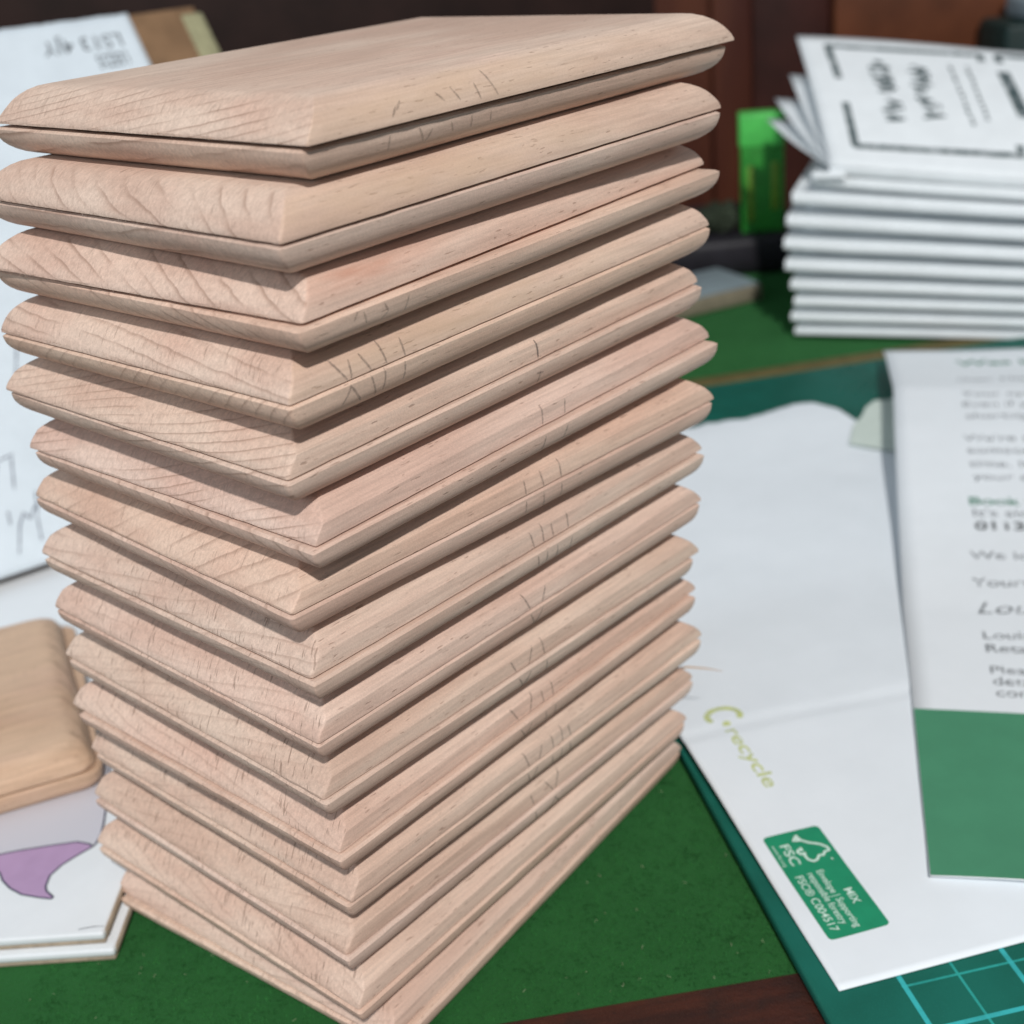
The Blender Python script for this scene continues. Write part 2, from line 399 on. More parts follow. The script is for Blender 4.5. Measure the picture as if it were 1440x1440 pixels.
# ------------------------------------------------------------------ background cabinet
cab = empty("cabinet_wall", (0, 0, 0)); tag(cab, kind='structure')
rbox("back_panel", (1500, 10, 420), CABINET, cab, 0, 1, (-700, 440, -150))
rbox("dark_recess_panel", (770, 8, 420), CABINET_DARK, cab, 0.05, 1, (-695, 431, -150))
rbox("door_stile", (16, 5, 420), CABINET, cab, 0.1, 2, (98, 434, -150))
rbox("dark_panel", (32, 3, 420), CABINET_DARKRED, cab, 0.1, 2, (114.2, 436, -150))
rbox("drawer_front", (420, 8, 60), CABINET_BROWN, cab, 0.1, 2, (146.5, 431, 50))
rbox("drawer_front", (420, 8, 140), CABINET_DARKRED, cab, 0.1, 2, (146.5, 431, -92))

# ------------------------------------------------------------------ the paired boards
BD = [[(-15.788, 3.134, -0.749, 56.241, 74.568), (-16.57, 3.503, -0.751, 56.242, 73.912)], [(-19.241, -0.396, -0.764, 56.241, 74.659), (-19.448, -0.391, -0.77, 56.241, 74.194)], [(-18.514, 0.121, -0.714, 56.241, 74.971), (-18.825, -1.0, -0.747, 56.242, 74.955)], [(-20.944, -0.533, -0.755, 55.695, 75.165), (-20.922, -0.856, -0.756, 55.736, 75.232)], [(-22.489, 0.152, -0.754, 55.75, 75.124), (-22.502, -0.428, -0.765, 55.659, 74.873)], [(-20.769, -0.087, -0.747, 55.965, 75.154), (-21.012, -1.208, -0.764, 55.448, 75.498)], [(-24.42, -0.44, -0.807, 56.761, 75.71), (-24.466, -0.763, -0.807, 56.792, 75.378)], [(-23.601, -0.507, -0.77, 56.837, 74.976), (-23.254, -1.42, -0.771, 56.345, 74.45)], [(-24.007, -0.918, -0.773, 56.199, 74.706), (-24.052, -1.112, -0.774, 55.843, 74.211)], [(-24.64, -0.687, -0.779, 56.351, 74.26), (-24.337, -1.275, -0.776, 55.731, 72.402)], [(-23.944, -0.252, -0.75, 56.592, 74.955), (-23.787, -1.56, -0.751, 55.077, 74.176)], [(-23.609, -0.027, -0.758, 56.55, 74.877), (-24.02, -0.436, -0.765, 55.13, 74.553)], [(-25.369, 0.154, -0.76, 56.104, 74.931), (-25.203, -0.572, -0.757, 55.617, 74.697)], [(-25.004, -0.567, -0.736, 56.484, 74.542), (-24.83, -1.052, -0.731, 55.922, 74.047)], [(-22.258, 1.03, -0.686, 55.528, 73.878), (-21.378, 0.099, -0.669, 55.121, 73.529)]]
PL = [(116.06644, -0.00438, -0.006), (107.93997, -0.00241, -0.00057), (99.972, 0.00113, 0.00228), (92.12502, 0.00813, 0.00031), (83.74031, 0.00429, 0.01101), (76.0845, 0.00411, -2e-05), (68.3572, 0.00182, -0.00688), (60.15683, -0.00203, -0.00496), (51.92635, -0.0006, 0.00168), (44.06474, -0.00229, -0.00482), (35.97221, -0.00118, 0.00086), (28.26964, 0.00021, -0.00808), (19.98931, 0.00072, 0.00085), (11.49912, -0.00425, 0.01321), (3.98917, -0.00058, -0.0021)]
GAP = [0.42, 0.28, 0.36, 0.16, 0.20, 0.22, 0.18, 0.22, 0.15, 0.15, 0.14, 0.16, 0.14, 0.14, 0.12]
ZN = [0.0, 0.28, 0.8, 1.4, 2.0, 2.5, 3.0, 3.5, 3.85, 4.0]
END_T = [0.0, 0.0, 0.32, 0.90, 1.50, 2.05, 2.70, 3.50, 4.35, 5.2]
SIDE_ROUND = [0.0, 0.0, 0.12, 0.36, 0.68, 1.02, 1.60, 2.45, 3.45, 4.5]
SIDE_FACET = [0.0, 0.0, 0.05, 0.12, 0.24, 0.85, 1.65, 2.65, 3.55, 4.3]
SIDE_B = [0.40, 0.0, 0.03, 0.12, 0.32, 0.62, 1.15, 1.90, 2.75, 3.5]
END_B = [0.40, 0.0, 0.05, 0.22, 0.55, 0.95, 1.50, 2.30, 3.20, 4.1]
def insets(k, tb):
    """per profile level: (inset of the long sides, inset of the sawn ends, height)"""
    if tb == 1: return list(zip(SIDE_B, END_B, ZN))
    b = 0.0 if k < 2 else (0.35 if k < 4 else 1.0)
    e = 0.0 if k not in (1, 3) else 0.35
    return [(r*(1-b)+f*b, n*(1-e)+r*e, z) for r, f, n, z in zip(SIDE_ROUND, SIDE_FACET, END_T, ZN)]
def profile(k, tb): return [(a, z) for a, _, z in insets(k, tb)]
ROUND = list(zip(SIDE_ROUND, ZN)); NEARSQ = list(zip(SIDE_B, ZN))
def wob(k, tb, x, y, zn):
    q = Vector((x*0.06+k*7.3, y*0.06+tb*31.7, zn*0.25))
    w1 = noise.noise(q)*0.12
    w2 = noise.noise(Vector((x*0.35+k*3.1, y*0.35, zn*0.9+tb*9.0)))*0.055
    w3 = noise.noise(Vector((x*1.3+k, y*1.3, zn*2.0+tb*5.0)))*0.03
    edgey = noise.noise(Vector((x*1.9+k*5, y*1.9, tb*3.0)))*0.10 if zn < 0.3 else 0.0
    return w1*min(1, .35+zn*.35) + w2 + w3 + edgey
def pl(k, x, y): c = PL[k]; return c[0]+c[1]*x+c[2]*y
def zbounds(k, tb, x, y):
    s = pl(k, x, y)
    if tb == 0:
        t = 0.5*(s+pl(k-1, x, y)) if k else s+4.0
        return s+0.02, t-0.012
    b = 0.5*(s+pl(k+1, x, y)) if k < 14 else 0.03
    return s-GAP[k], b+0.012
def outline(A, B, ins, rc, na=30, nb=40, nc=4, insy=None):
    """closed loop starting at the near corner, with the base (un-inset) point that drives the wobble"""
    iy = ins if insy is None else insy
    x0, x1, y0, y1 = -A+ins, -ins, iy, B-iy; r = rc
    pts = []
    def arc(cx, cy, t0):
        for i in range(nc+1):
            t = t0+math.pi/2*i/nc; pts.append((cx+r*math.cos(t), cy+r*math.sin(t)))
    arc(x1-r, y0+r, -math.pi/2)
    for i in range(1, nb): pts.append((x1, y0+r+(y1-y0-2*r)*i/nb))
    arc(x1-r, y1-r, 0)
    for i in range(1, na): pts.append((x1-r-(x1-x0-2*r)*i/na, y1))
    arc(x0+r, y1-r, math.pi/2)
    for i in range(1, nb): pts.append((x0, y1-r-(y1-y0-2*r)*i/nb))
    arc(x0+r, y0+r, math.pi)
    for i in range(1, na): pts.append((x0+r+(x1-x0-2*r)*i/na, y0))
    return pts
def board(k, tb, mat):
    x, y, th, A, B = BD[k][tb]
    c, s = math.cos(th), math.sin(th)
    def world(u, v): return x+c*u-s*v, y+s*u+c*v
    zb = zbounds(k, tb, x, y)[0]
    pr = insets(k, tb); bm = bmesh.new(); rings = []
    rc = 0.25 + 0.4*((k*37+tb*11) % 5)/5
    base = outline(A, B, 0.0, rc)
    for (ins, insy, zn) in pr:
        loop = outline(A, B, ins, max(0.2, rc*(1-ins*0.12)), insy=insy)
        ring = []
        for (px, py), (bx, by) in zip(loop, base):
            wv = wob(k, tb, bx, by, zn)
            # move towards the middle of the board
            dx = -1 if px > -ins-0.3 else (1 if px < -A+ins+0.3 else 0)
            dy = 1 if py < insy+0.3 else (-1 if py > B-insy-0.3 else 0)
            if dx and dy: wv *= 0.7
            px += dx*wv; py += dy*wv
            wx, wy = world(px, py); z0, z1 = zbounds(k, tb, wx, wy)
            ring.append(bm.verts.new(((px)*S, (py)*S, (z0+(z1-z0)*zn/4.0 - zb)*S)))
        rings.append(ring)
    n = len(rings[0])
    for a, b in zip(rings, rings[1:]):
        for i in range(n):
            f = (a[i], a[(i+1) % n], b[(i+1) % n], b[i])
            bm.faces.new(f if tb == 0 else f[::-1])
    bm.faces.new(rings[0][::-1] if tb == 0 else rings[0])
    bm.faces.new(rings[-1] if tb == 0 else rings[-1][::-1])
    bmesh.ops.triangulate(bm, faces=[f for f in bm.faces if len(f.verts) > 4])
    o = from_bm("wooden_board", bm, mat, None, 0.55)
    o.location = (x*S, y*S, zb*S); o.rotation_euler = (0, 0, th)
    return o, zb
def pencil(k, tb, strokes, parent, zb):
    x, y, th, A, B = BD[k][tb]; c, s = math.cos(th), math.sin(th); pr = profile(k, tb)
    def f(py, h):
        zn = max(0.12, min(3.9, abs(h)))
        for p, q in zip(pr, pr[1:]):
            if p[1] <= zn <= q[1] and q[1] > p[1]:
                t = (zn-p[1])/(q[1]-p[1]); ins = p[0]+(q[0]-p[0])*t; nx = q[1]-p[1]; nz = q[0]-p[0]; break
        L = math.hypot(nx, nz); nx /= L; nz /= L
        px = -ins - wob(k, tb, 0, py, zn) + nx*0.09
        wx, wy = x+c*px-s*py, y+s*px+c*py; z0, z1 = zbounds(k, tb, wx, wy)
        zz = z0+(z1-z0)*zn/4.0 + (nz if tb == 0 else -nz)*0.09
        return Vector((px*S, py*S, (zz-zb)*S))
    for st in strokes:
        if k == 4:
            st = [(a, (min(2.3, b*1.25+.25) if b > .5 else b) if tb == 0 else (min(b, -.5) if b > -1.1 else b*1.08)) for a, b in st]
        bm = bmesh.new(); strip(bm, st, 0.27, f)
        bmesh.ops.recalc_face_normals(bm, faces=bm.faces); from_bm("pencil_mark", bm, GRAPHITE_FAINT if k in (0, 2) else GRAPHITE, parent)
MARKS = {(0, 0): [[(11.41, 0.77), (12.36, 1.64)], [(12.3, 1.3), (13.24, 2.04)], [(20.78, 2.22), (21.54, 0.81)], [(24.39, 2.08), (24.6, 0.45)], [(26.45, 3.07), (27.34, 0.44)], [(18.39, 2.04), (19.3, 1.04)]], (0, 1): [[(11.66, -0.65), (11.46, -2.34)], [(15.92, -0.59), (16.68, -2.29)], [(16.98, -2.34), (17.93, -1.09)], [(20.75, -0.88), (21.11, -2.03)], [(23.96, -0.72), (23.99, -2.04)], [(27.02, -0.74), (27.18, -2.02)]], (2, 1): [[(7.78, -0.32), (7.21, -1.25)], [(8.61, -0.56), (9.03, -2.01)], [(11.54, -0.43), (12.14, -1.58)], [(12.14, -1.58), (11.21, -2.21)], [(15.13, -0.54), (14.71, -2.32)]], (3, 0): [[(6.29, 2.59), (7.79, 0.1)], [(8.66, 1.99), (8.36, 0.1)], [(10.2, 2.12), (11.2, 0.1)], [(13.07, 2.56), (13.49, 0.1)], [(16.16, 2.02), (16.23, 0.1)]], (3, 1): [[(8.23, -0.29), (6.87, -2.17)], [(8.2, -0.44), (9.63, -2.49)], [(11.08, -0.22), (11.86, -2.7)], [(13.17, -0.11), (12.86, -2.39)], [(16.11, -0.26), (15.88, -2.19)]], (4, 0): [[(40.12, 1.7), (40.01, 0.15)], [(40.18, 1.7), (40.09, 0.3)]], (4, 1): [[(39.86, -0.9), (39.79, -2.5)], [(39.19, -1.06), (40.5, -1.2)]], (5, 0): [[(38.24, 1.38), (38.22, 0.15)], [(42.45, 1.15), (42.47, 0.12)]], (5, 1): [[(37.1, -0.63), (37.08, -1.85)], [(41.2, -0.69), (41.06, -1.88)]], (6, 0): [[(36.46, 1.56), (36.66, 0.15)], [(39.31, 1.55), (39.55, 0.18)], [(39.93, 1.21), (39.7, 0.22)], [(43.05, 1.62), (43.14, 0.12)]], (6, 1): [[(36.26, -0.39), (36.27, -1.37)], [(39.74, -0.68), (39.71, -2.05)], [(42.8, -0.78), (43.08, -1.88)]], (7, 0): [[(39.34, 1.0), (39.36, 0.15)], [(40.47, 1.0), (40.94, 0.2)], [(44.35, 1.0), (44.54, 0.12)], [(36.95, 1.41), (37.44, 0.15)]], (7, 1): [[(38.15, -0.88), (37.64, -2.81)], [(40.95, -0.98), (41.06, -2.58)], [(43.69, -0.92), (43.5, -2.61)]], (8, 0): [[(35.12, 1.5), (35.86, 0.15)], [(39.18, 1.5), (38.53, 0.15)]], (8, 1): [[(36.12, -0.69), (36.76, -2.5)], [(38.07, -0.9), (37.2, -2.4)]], (9, 0): [[(32.3, 1.5), (33.04, 0.15)], [(36.3, 1.4), (35.55, 0.15)], [(38.35, 1.7), (38.82, 0.12)]], (9, 1): [[(32.92, -0.64), (33.37, -2.53)], [(34.58, -0.75), (33.74, -1.84)], [(38.01, -0.56), (38.24, -2.24)], [(41.84, -1.54), (42.01, -2.64)]], (10, 0): [[(31.54, 1.6), (32.71, 0.15)], [(35.41, 1.7), (35.01, 0.15)], [(37.59, 1.3), (37.88, 0.15)], [(39.76, 1.5), (39.86, 0.15)], [(40.98, 1.3), (41.12, 0.12)]], (10, 1): [[(32.39, -0.72), (33.12, -1.83)], [(34.3, -0.69), (34.08, -1.25)], [(37.31, -0.58), (37.46, -1.82)], [(39.75, -0.57), (39.75, -1.85)]], (11, 0): [[(32.25, 1.3), (32.41, 0.2)], [(35.69, 1.2), (35.85, 0.12)], [(40.26, 1.5), (39.57, 0.15)], [(41.17, 1.3), (41.81, 0.15)], [(33.72, 1.2), (33.86, 0.12)]], (11, 1): [[(33.02, -0.99), (33.18, -2.04)], [(42.0, -1.35), (42.2, -2.44)]], (12, 0): [[(35.23, 1.5), (35.63, 0.15)], [(38.55, 1.1), (38.88, 0.15)], [(40.63, 1.3), (41.09, 0.12)], [(43.63, 1.1), (43.96, 0.15)]], (12, 1): [[(39.04, -1.01), (39.53, -2.33)], [(42.76, -1.06), (43.26, -2.19)]]}
# frayed wood fibres on the saw-cut rims
def fray(o, k, n):
    x, y, th, A, B = BD[k][0]; bm = bmesh.new()
    for _ in range(n):
        px = -random.uniform(0.5, A-0.5)
        if noise.noise(Vector((px*.25, k*3.0, 0))) < -0.1: continue
        l = random.uniform(.12, .45); p = Vector((px, 0.03, random.uniform(.05, .3)))
        d = Vector((random.uniform(-.9, .9), -random.uniform(.2, 1), random.uniform(-.8, .25))).normalized()*l
        q = Vector((0.035, 0, 0.02))
        v = [bm.verts.new(c_*S) for c_ in (p-q, p+q, p+d+q*.3, p+d-q*.3)]
        bm.faces.new(v)
    tag(from_bm("frayed_fibres", bm, FRAY, o), kind="stuff")

def bar(a, b, top=2.1, low=-2.4):   # one pencil stroke crossing the seam of a pair, from its top to its foot
    m = a+(b-a)*top/(top-low)
    return [(a, top), (m, 0.12)], [(m, -0.5), (b, low)]
for k_, bars in {8: [(35.0, 37.0), (39.4, 37.1)], 9: [(32.2, 33.9), (36.6, 34.0), (38.4, 38.7)], 10: [(31.4, 33.6), (35.9, 33.8), (37.6, 37.9), (39.8, 39.8)],
                 11: [(32.3, 33.4), (35.9, 33.7), (38.0, 38.1), (40.2, 39.9), (41.6, 42.1)], 12: [(35.2, 35.9), (38.4, 41.3), (41.6, 38.6)], 7: [(37.0, 37.6), (39.3, 39.0), (41.0, 41.2), (44.2, 43.9)],
                 6: [(36.5, 36.4), (39.5, 39.8), (43.0, 43.0)], 5: [(38.0, 37.2), (42.4, 41.2)]}.items():
    MARKS[(k_, 0)] = []; MARKS[(k_, 1)] = []
    for q_, (a_, b_) in enumerate(bars):
        t_, l_ = bar(a_, b_, 1.9+0.25*((q_*7+k_) % 3), -2.1-0.2*((q_*5+k_) % 3)); MARKS[(k_, 0)].append(t_); MARKS[(k_, 1)].append(l_)
ORD = ['top', 'second', 'third', 'fourth', 'fifth', 'sixth', 'seventh', 'eighth', 'ninth', 'tenth', 'eleventh', 'twelfth', 'thirteenth', 'fourteenth', 'bottom']
NOTE = ["the {o} pair, faint long row of pencil strokes near its front corner", "the {o} pair, no numeral pencilled on it", "the {o} pair, pushed out of line at its right end", "the {o} pair, pencilled with an X and upright strokes",
        "the {o} pair, pencilled with one single stroke", "the {o} pair, pencilled with two strokes", "the {o} pair, pencilled with three strokes", "the {o} pair, pencilled with four strokes",
        "the {o} pair, pencilled with a V", "the {o} pair, pencilled with a V and one stroke", "the {o} pair, pencilled with a V and several strokes", "the {o} pair from the top, pencilled with faint strokes",
        "the {o} pair from the top, smudged pencil strokes", "the {o} pair from the top, just above the bottom pair", "the {o} pair resting on the green baize"]
def grain(o, deg, sp, warp=9.0):
    o["grain_angle"] = math.radians(deg); o["grain_spacing"] = float(sp); o["grain_warp"] = float(warp)
GR = [(100, 0.85, 4), (68, 1.5, 9), (72, 1.7, 6), (86, 1.5, 6), (101, 0.95, 6), (103, 1.0, 6), (124, 2.1, 9), (96, 1.3, 9), (92, 1.3, 8), (100, 1.3, 8), (84, 1.1, 8), (98, 1.0, 7), (96, 1.2, 8), (80, 1.2, 7), (100, 1.4, 8)]
for k in range(15):
    for tb in (0, 1):
        mat = BEECH
        if k == 2 and tb == 0: mat = BEECH_RED
        if (k, tb) in ((0, 0), (3, 0), (1, 0)): mat = BEECH_TAN
        o, zb = board(k, tb, mat)
        h = (random.uniform(-1, 1), random.uniform(-1, 1))
        tn = [(1.0, .965, .90), (1.0, .955, .90), (1.02, .945, .88), (1.02, .96, .87), (1.0, .94, .88), (1.03, .97, .93), (1.02, .93, .86), (1.0, .97, .93), (1.03, .95, .89), (.99, .95, .90), (1.02, .94, .885), (1.0, .955, .90), (1.0, .94, .89), (1.02, .97, .91), (1.0, .93, .86)][k]
        tn = (tn[0], 0.5*tn[1]+0.48, 0.55*tn[2]+0.43)
        o.color = (tn[0]+0.045*h[0], tn[1]+0.045*h[0]+0.01*h[1], tn[2]+0.045*h[0]+0.03*h[1], [1.1, 1.0, 1.0, .8, 1.0, 1.0, .8, .6, .45, .4, .5, .4, .5, .5, .5][k])
        if k == 2 and tb == 0: lab = "upper board of the third pair, reddish streak along its long right edge"
        elif k == 0 and tb == 0: lab = "topmost beech board, its flat pale upper face fully in view"
        else: lab = ("upper" if tb == 0 else "lower")+" board of "+NOTE[k].format(o=ORD[k])
        tag(o, lab, "wooden board", "bevelled beech boards stacked in pairs")
        grain(o, *(GR[k] if tb == 0 else (random.uniform(40, 140), random.uniform(1.2, 2.4), random.uniform(4, 10))))
        if tb == 0 and k < 13: fray(o, k, 150 if k < 8 else 90)
        if (k, tb) in MARKS: pencil(k, tb, MARKS[(k, tb)], o, zb)
        if (k, tb) == (12, 0):
            # a torn sliver standing out from the far right corner
            bm = bmesh.new(); x, y, th, A, B = BD[k][tb]
            P = [Vector(q) for q in ((23.0, 56.5, 20.6), (26.0, 57.6, 20.1), (29.0, 58.0, 19.2), (31.6, 58.1, 18.3))]
            rads = (.28, .22, .16, .05); prev = None
            for q, r in zip(P, rads):
                ring = [bm.verts.new((q+Vector((0, math.cos(t), math.sin(t)))*r)*S) for t in (0, 2.1, 4.2)]
                if prev:
                    for i in range(3): bm.faces.new((prev[i], prev[(i+1) % 3], ring[(i+1) % 3], ring[i]))
                prev = ring
            sp = from_bm("splinter", bm, BEECH_OLD, None)
            mw = Matrix.Translation((x*S, y*S, zb*S)) @ Matrix.Rotation(th, 4, 'Z')
            sp.data.transform(mw.inverted()); sp.parent = o
# ------------------------------------------------------------------ cutting mat and the brown strip behind it
ma = math.radians(9.2); mex = (math.cos(ma), math.sin(ma), 0); mey = (-math.sin(ma), math.cos(ma), 0)
mat_o = rbox("cutting_mat", (300, 262, 2.0), MATGREEN, None, 0.05, 2, (0, -36, 0)); mat_o.matrix_world = frame((34.2, -1.5, 0.45), mex, mey)
tag(mat_o, "dark teal cutting mat with a cyan grid lying on the green baize", "cutting mat")
st = rbox("card_strip", (240, 9, 1.0), BROWN_STRIP, None, 0.02, 1, (14, 227.5, 0)); st.matrix_world = frame((34.2, -1.5, 0.05), mex, mey)
tag(st, "thin brown card strip along the far edge of the cutting mat", "card strip")

# ------------------------------------------------------------------ envelope
env = empty("envelope", V(36.5, 3.6, 0)); ea = math.radians(11.7)
eex = Vector((math.cos(ea), math.sin(ea), 0)); eey = Vector((-math.sin(ea), math.cos(ea), 0))
env.matrix_world = frame((36.5, 3.6, 0), eex, eey)
tag(env, "torn white envelope with a green forestry label lying on the cutting mat", "envelope")
TOP = [(0, 187), (45, 188.5), (57, 189), (68, 187.8), (75, 189.2), (82, 191.4), (87, 190), (91, 182.6), (92, 171), (94, 175), (101, 182), (115, 184), (145, 184)]
def vtop(u):
    for a, b in zip(TOP, TOP[1:]):
        if a[0] <= u <= b[0]: return a[1]+(b[1]-a[1])*(u-a[0])/(b[0]-a[0])
    return TOP[-1][1]
_vt = vtop
def vtop(u): return _vt(u)+1.6*noise.noise(Vector((u*.22, 3.0, 0)))+0.9*noise.noise(Vector((u*.7, 9.0, 0)))+(0.7*noise.noise(Vector((u*2.3, 4.0, 0))) if u > 40 else 0)
def env_z(u, v):
    vc = 57.5+0.0*u; z = 2.85
    z += 1.7*(v/vc) if v < vc else 1.7*max(0, 1-(v-vc)/90.0)
    z += 0.35*noise.noise(Vector((u*.03, v*.03, 2.0)))*min(1, v/10) + 0.12*noise.noise(Vector((u*.11, v*.09, 5.0)))*min(1, v/10)
    z += 0.9*math.exp(-((v-186)/14.0)**2) - 0.30*math.exp(-((v-vc-0.6*math.sin(u*.1))/1.0)**2)
    return z
def env_f(s, t):
    u = 145*s; v = t*vtop(u); return Vector((u*S, v*S, env_z(u, v)*S))
grid("front_panel", 150, 150, env_f, PAPER_ENV, env, 0.22)
bmf = [(89, 170.7), (93.6, 175), (97, 179.5), (101.2, 182.6), (104, 181.5), (110, 183), (110, 150), (93, 150), (83, 161)]
poly("torn_flap", [(a, b, env_z(a, b)+0.75) for a, b in bmf], PAPER_GREEN, env)
# label frame (reads downhill along the left edge)
lx = Vector((.22, -.976, 0)).normalized(); ly = Vector((-lx.y, lx.x, 0))
def on_env(P, lift):
    """label coordinates -> envelope local, draped on the paper"""
    def f(a, b):
        w_ = Vector((32.7, 33.6, 0))+lx*a+ly*b - Vector((36.5, 3.6, 0))
        u, v = w_.dot(eex), w_.dot(eey)
        return Vector((u*S, v*S, (env_z(u, v)+lift)*S))
    return f
L0 = on_env(None, 0.03); L1 = on_env(None, 0.07)
def rr(a0_, b0_, a1_, b1_, r, n=4):
    out = []
    for cx, cy, t0 in ((a1_-r, b1_-r, 0), (a0_+r, b1_-r, 1), (a0_+r, b0_+r, 2), (a1_-r, b0_+r, 3)):
        for i in range(n+1):
            t = (t0+i/n)*math.pi/2; out.append((cx+r*math.cos(t), cy+r*math.sin(t)))
    return out
def label_plate():
    def f(s, t):
        a, b = -0.1+21.9*s, 0.05+9.15*t
        r = 0.7
        # soften the four corners
        if (a < .6 or a > 21.2) and (b < .7 or b > 8.6):
            cx = .6 if a < .6 else 21.1; cy = .75 if b < .7 else 8.5
            d = Vector((a-cx, b-cy)); l = max(abs(d.x), abs(d.y));
            if d.length > 0: d = d.normalized()*l; a, b = cx+d.x, cy+d.y
        return L0(a, b)
    return grid("forestry_label", 44, 20, f, LABEL_GREEN, env)
lab_o = label_plate()
def mapped_text(name, body, size, mat, parent, f, a, b, bold=0.0, xs=1.0, shear=0.0, a_end=None):
    o = text(name, body, size, mat, parent, Matrix.Identity(4), bold, shear)
    xsmax = max((v.co.x for v in o.data.vertices), default=1)/S
    k = xs if a_end is None else (a_end-a)/xsmax
    for v in o.data.vertices: v.co = f(a+v.co.x/S*k, b+v.co.y/S)
    return o
mapped_text("lettering", "MIX", 1.75, INK_WHITE, lab_o, L1, 13.4, 6.4, 0.02, 1, 0, 16.6)
mapped_text("lettering", "Envelope | Supporting", 1.55, INK_WHITE, lab_o, L1, 8.8, 4.45, 0.012, 1, 0, 20.7)
mapped_text("lettering", "responsible forestry", 1.55, INK_WHITE, lab_o, L1, 8.9, 2.95, 0.012, 1, 0, 19.6)
mapped_text("lettering", "FSC\u00ae C004517", 1.75, INK_WHITE, lab_o, L1, 8.9, 1.05, 0.012, 1, 0, 20.4)
mapped_text("lettering", "FSC", 2.1, INK_WHITE, lab_o, L1, 2.2, 1.75, 0.03, 1, 0, 6.8)
mapped_text("lettering", "www.fsc.org", 0.85, INK_WHITE, lab_o, L1, 2.0, 0.55, 0.0, 1, 0, 6.6)
bm = bmesh.new()
tree = [(1.5, 4.6), (3.0, 6.1), (3.9, 7.6), (4.8, 8.3), (5.5, 8.3), (5.6, 7.5), (6.2, 7.0), (6.0, 6.4), (6.7, 5.8), (6.9, 5.1), (6.3, 4.5), (5.4, 4.4), (4.9, 4.7), (5.0, 4.0), (4.4, 3.7), (4.0, 4.0), (4.3, 4.5), (3.6, 4.5)]
strip(bm, tree, 0.42, L1, False); strip(bm, [(1.0, 5.2), (2.0, 4.1), (2.3, 5.4), (1.3, 5.0)], 0.4, L1, False)
strip(bm, [(7.0, 7.8), (7.5, 7.9)], .25, L1)
from_bm("tree_logo", bm, INK_WHITE, lab_o)
# lime recycling logo
bm = bmesh.new()
arc = []
for i in range(19):
    t = math.radians(-55 + 285*i/18.0); arc.append((-31.3+1.9*math.sin(t)*-1.0, 6.8+2.7*math.cos(t)*-1.0))
arc = [(-31.0+2.35*math.cos(math.radians(q)), 7.1+2.9*math.sin(math.radians(q))) for q in range(50, 320, 18)]
strip(bm, arc, 1.1, L0, True)
strip(bm, [(-29.3, 6.5), (-28.1, 6.9)], 1.7, L0, True)
from_bm("logo_mark", bm, INK_LIME, env)
mapped_text("logo_lettering", "recycle", 3.6, INK_LIME, env, L0, -27.3, 5.6, 0.05, 1, 0, -10.6)

# ------------------------------------------------------------------ folded letter
LP = [(54.3, 21.8, 4.0), (64.4, 61.6, 5.0), (72.8, 94.6, 5.3), (84.0, 135.3, 8.5), (93.1, 168.1, 11.3), (99.7, 191.0, 12.3), (108.1, 225.9, 8.5), (109.0, 231.0, 8.0)]
SL = [0]
for a, b in zip(LP, LP[1:]): SL.append(SL[-1]+(Vector(b)-Vector(a)).length)
def lp(s):
    s = max(0.0, min(s, SL[-1]-1e-4))
    for i in range(len(LP)-1):
        if SL[i] <= s <= SL[i+1]:
            return Vector(LP[i]).lerp(Vector(LP[i+1]), (s-SL[i])/(SL[i+1]-SL[i]))
lex = Vector((.970, -.243, 0)).normalized()
let = empty("letter", (0, 0, 0)); tag(let, "white printed letter with a green lower panel, lying on the envelope", "letter")
def let_pt(u, s, lift=0.0):
    p = lp(s)+lex*u; p.z += lift + 0.5*noise.noise(Vector((u*.03, s*.02, 1.0)))*min(1, u/20.0)
    if s < 10: p.z += (10-s)*0.06*min(1, (u+4)/14.0)
    q = p - Vector((36.5, 3.6, 0)); p.z = max(p.z, env_z(max(0, min(145, q.dot(eex))), max(0, min(190, q.dot(eey))))+0.42+lift)
    return p*S
grid("sheet", 45, 80, lambda a, b: let_pt(165*a, SL[-1]*b), PAPER, let, 0.14)
SG = 41.0
grid("green_panel", 30, 14, lambda a, b: let_pt(0.05+164.9*a, 0.1+(SG-0.1)*b, 0.05), GREEN_PRINT, let)
def let_text(body, u, s, size, mat, bold=0.0, xs=1.0, shear=0.0):
    mapped_text("printed_line", body, size, mat, let, lambda a, b: let_pt(a, b, 0.06), u, s, bold, xs, shear)
def s_of(y):  # arc length where the left edge reaches this y
    for i in range(len(LP)-1):
        if LP[i][1] <= y <= LP[i+1][1]: return SL[i]+(SL[i+1]-SL[i])*(y-LP[i][1])/(LP[i+1][1]-LP[i][1])
    return SL[-1]

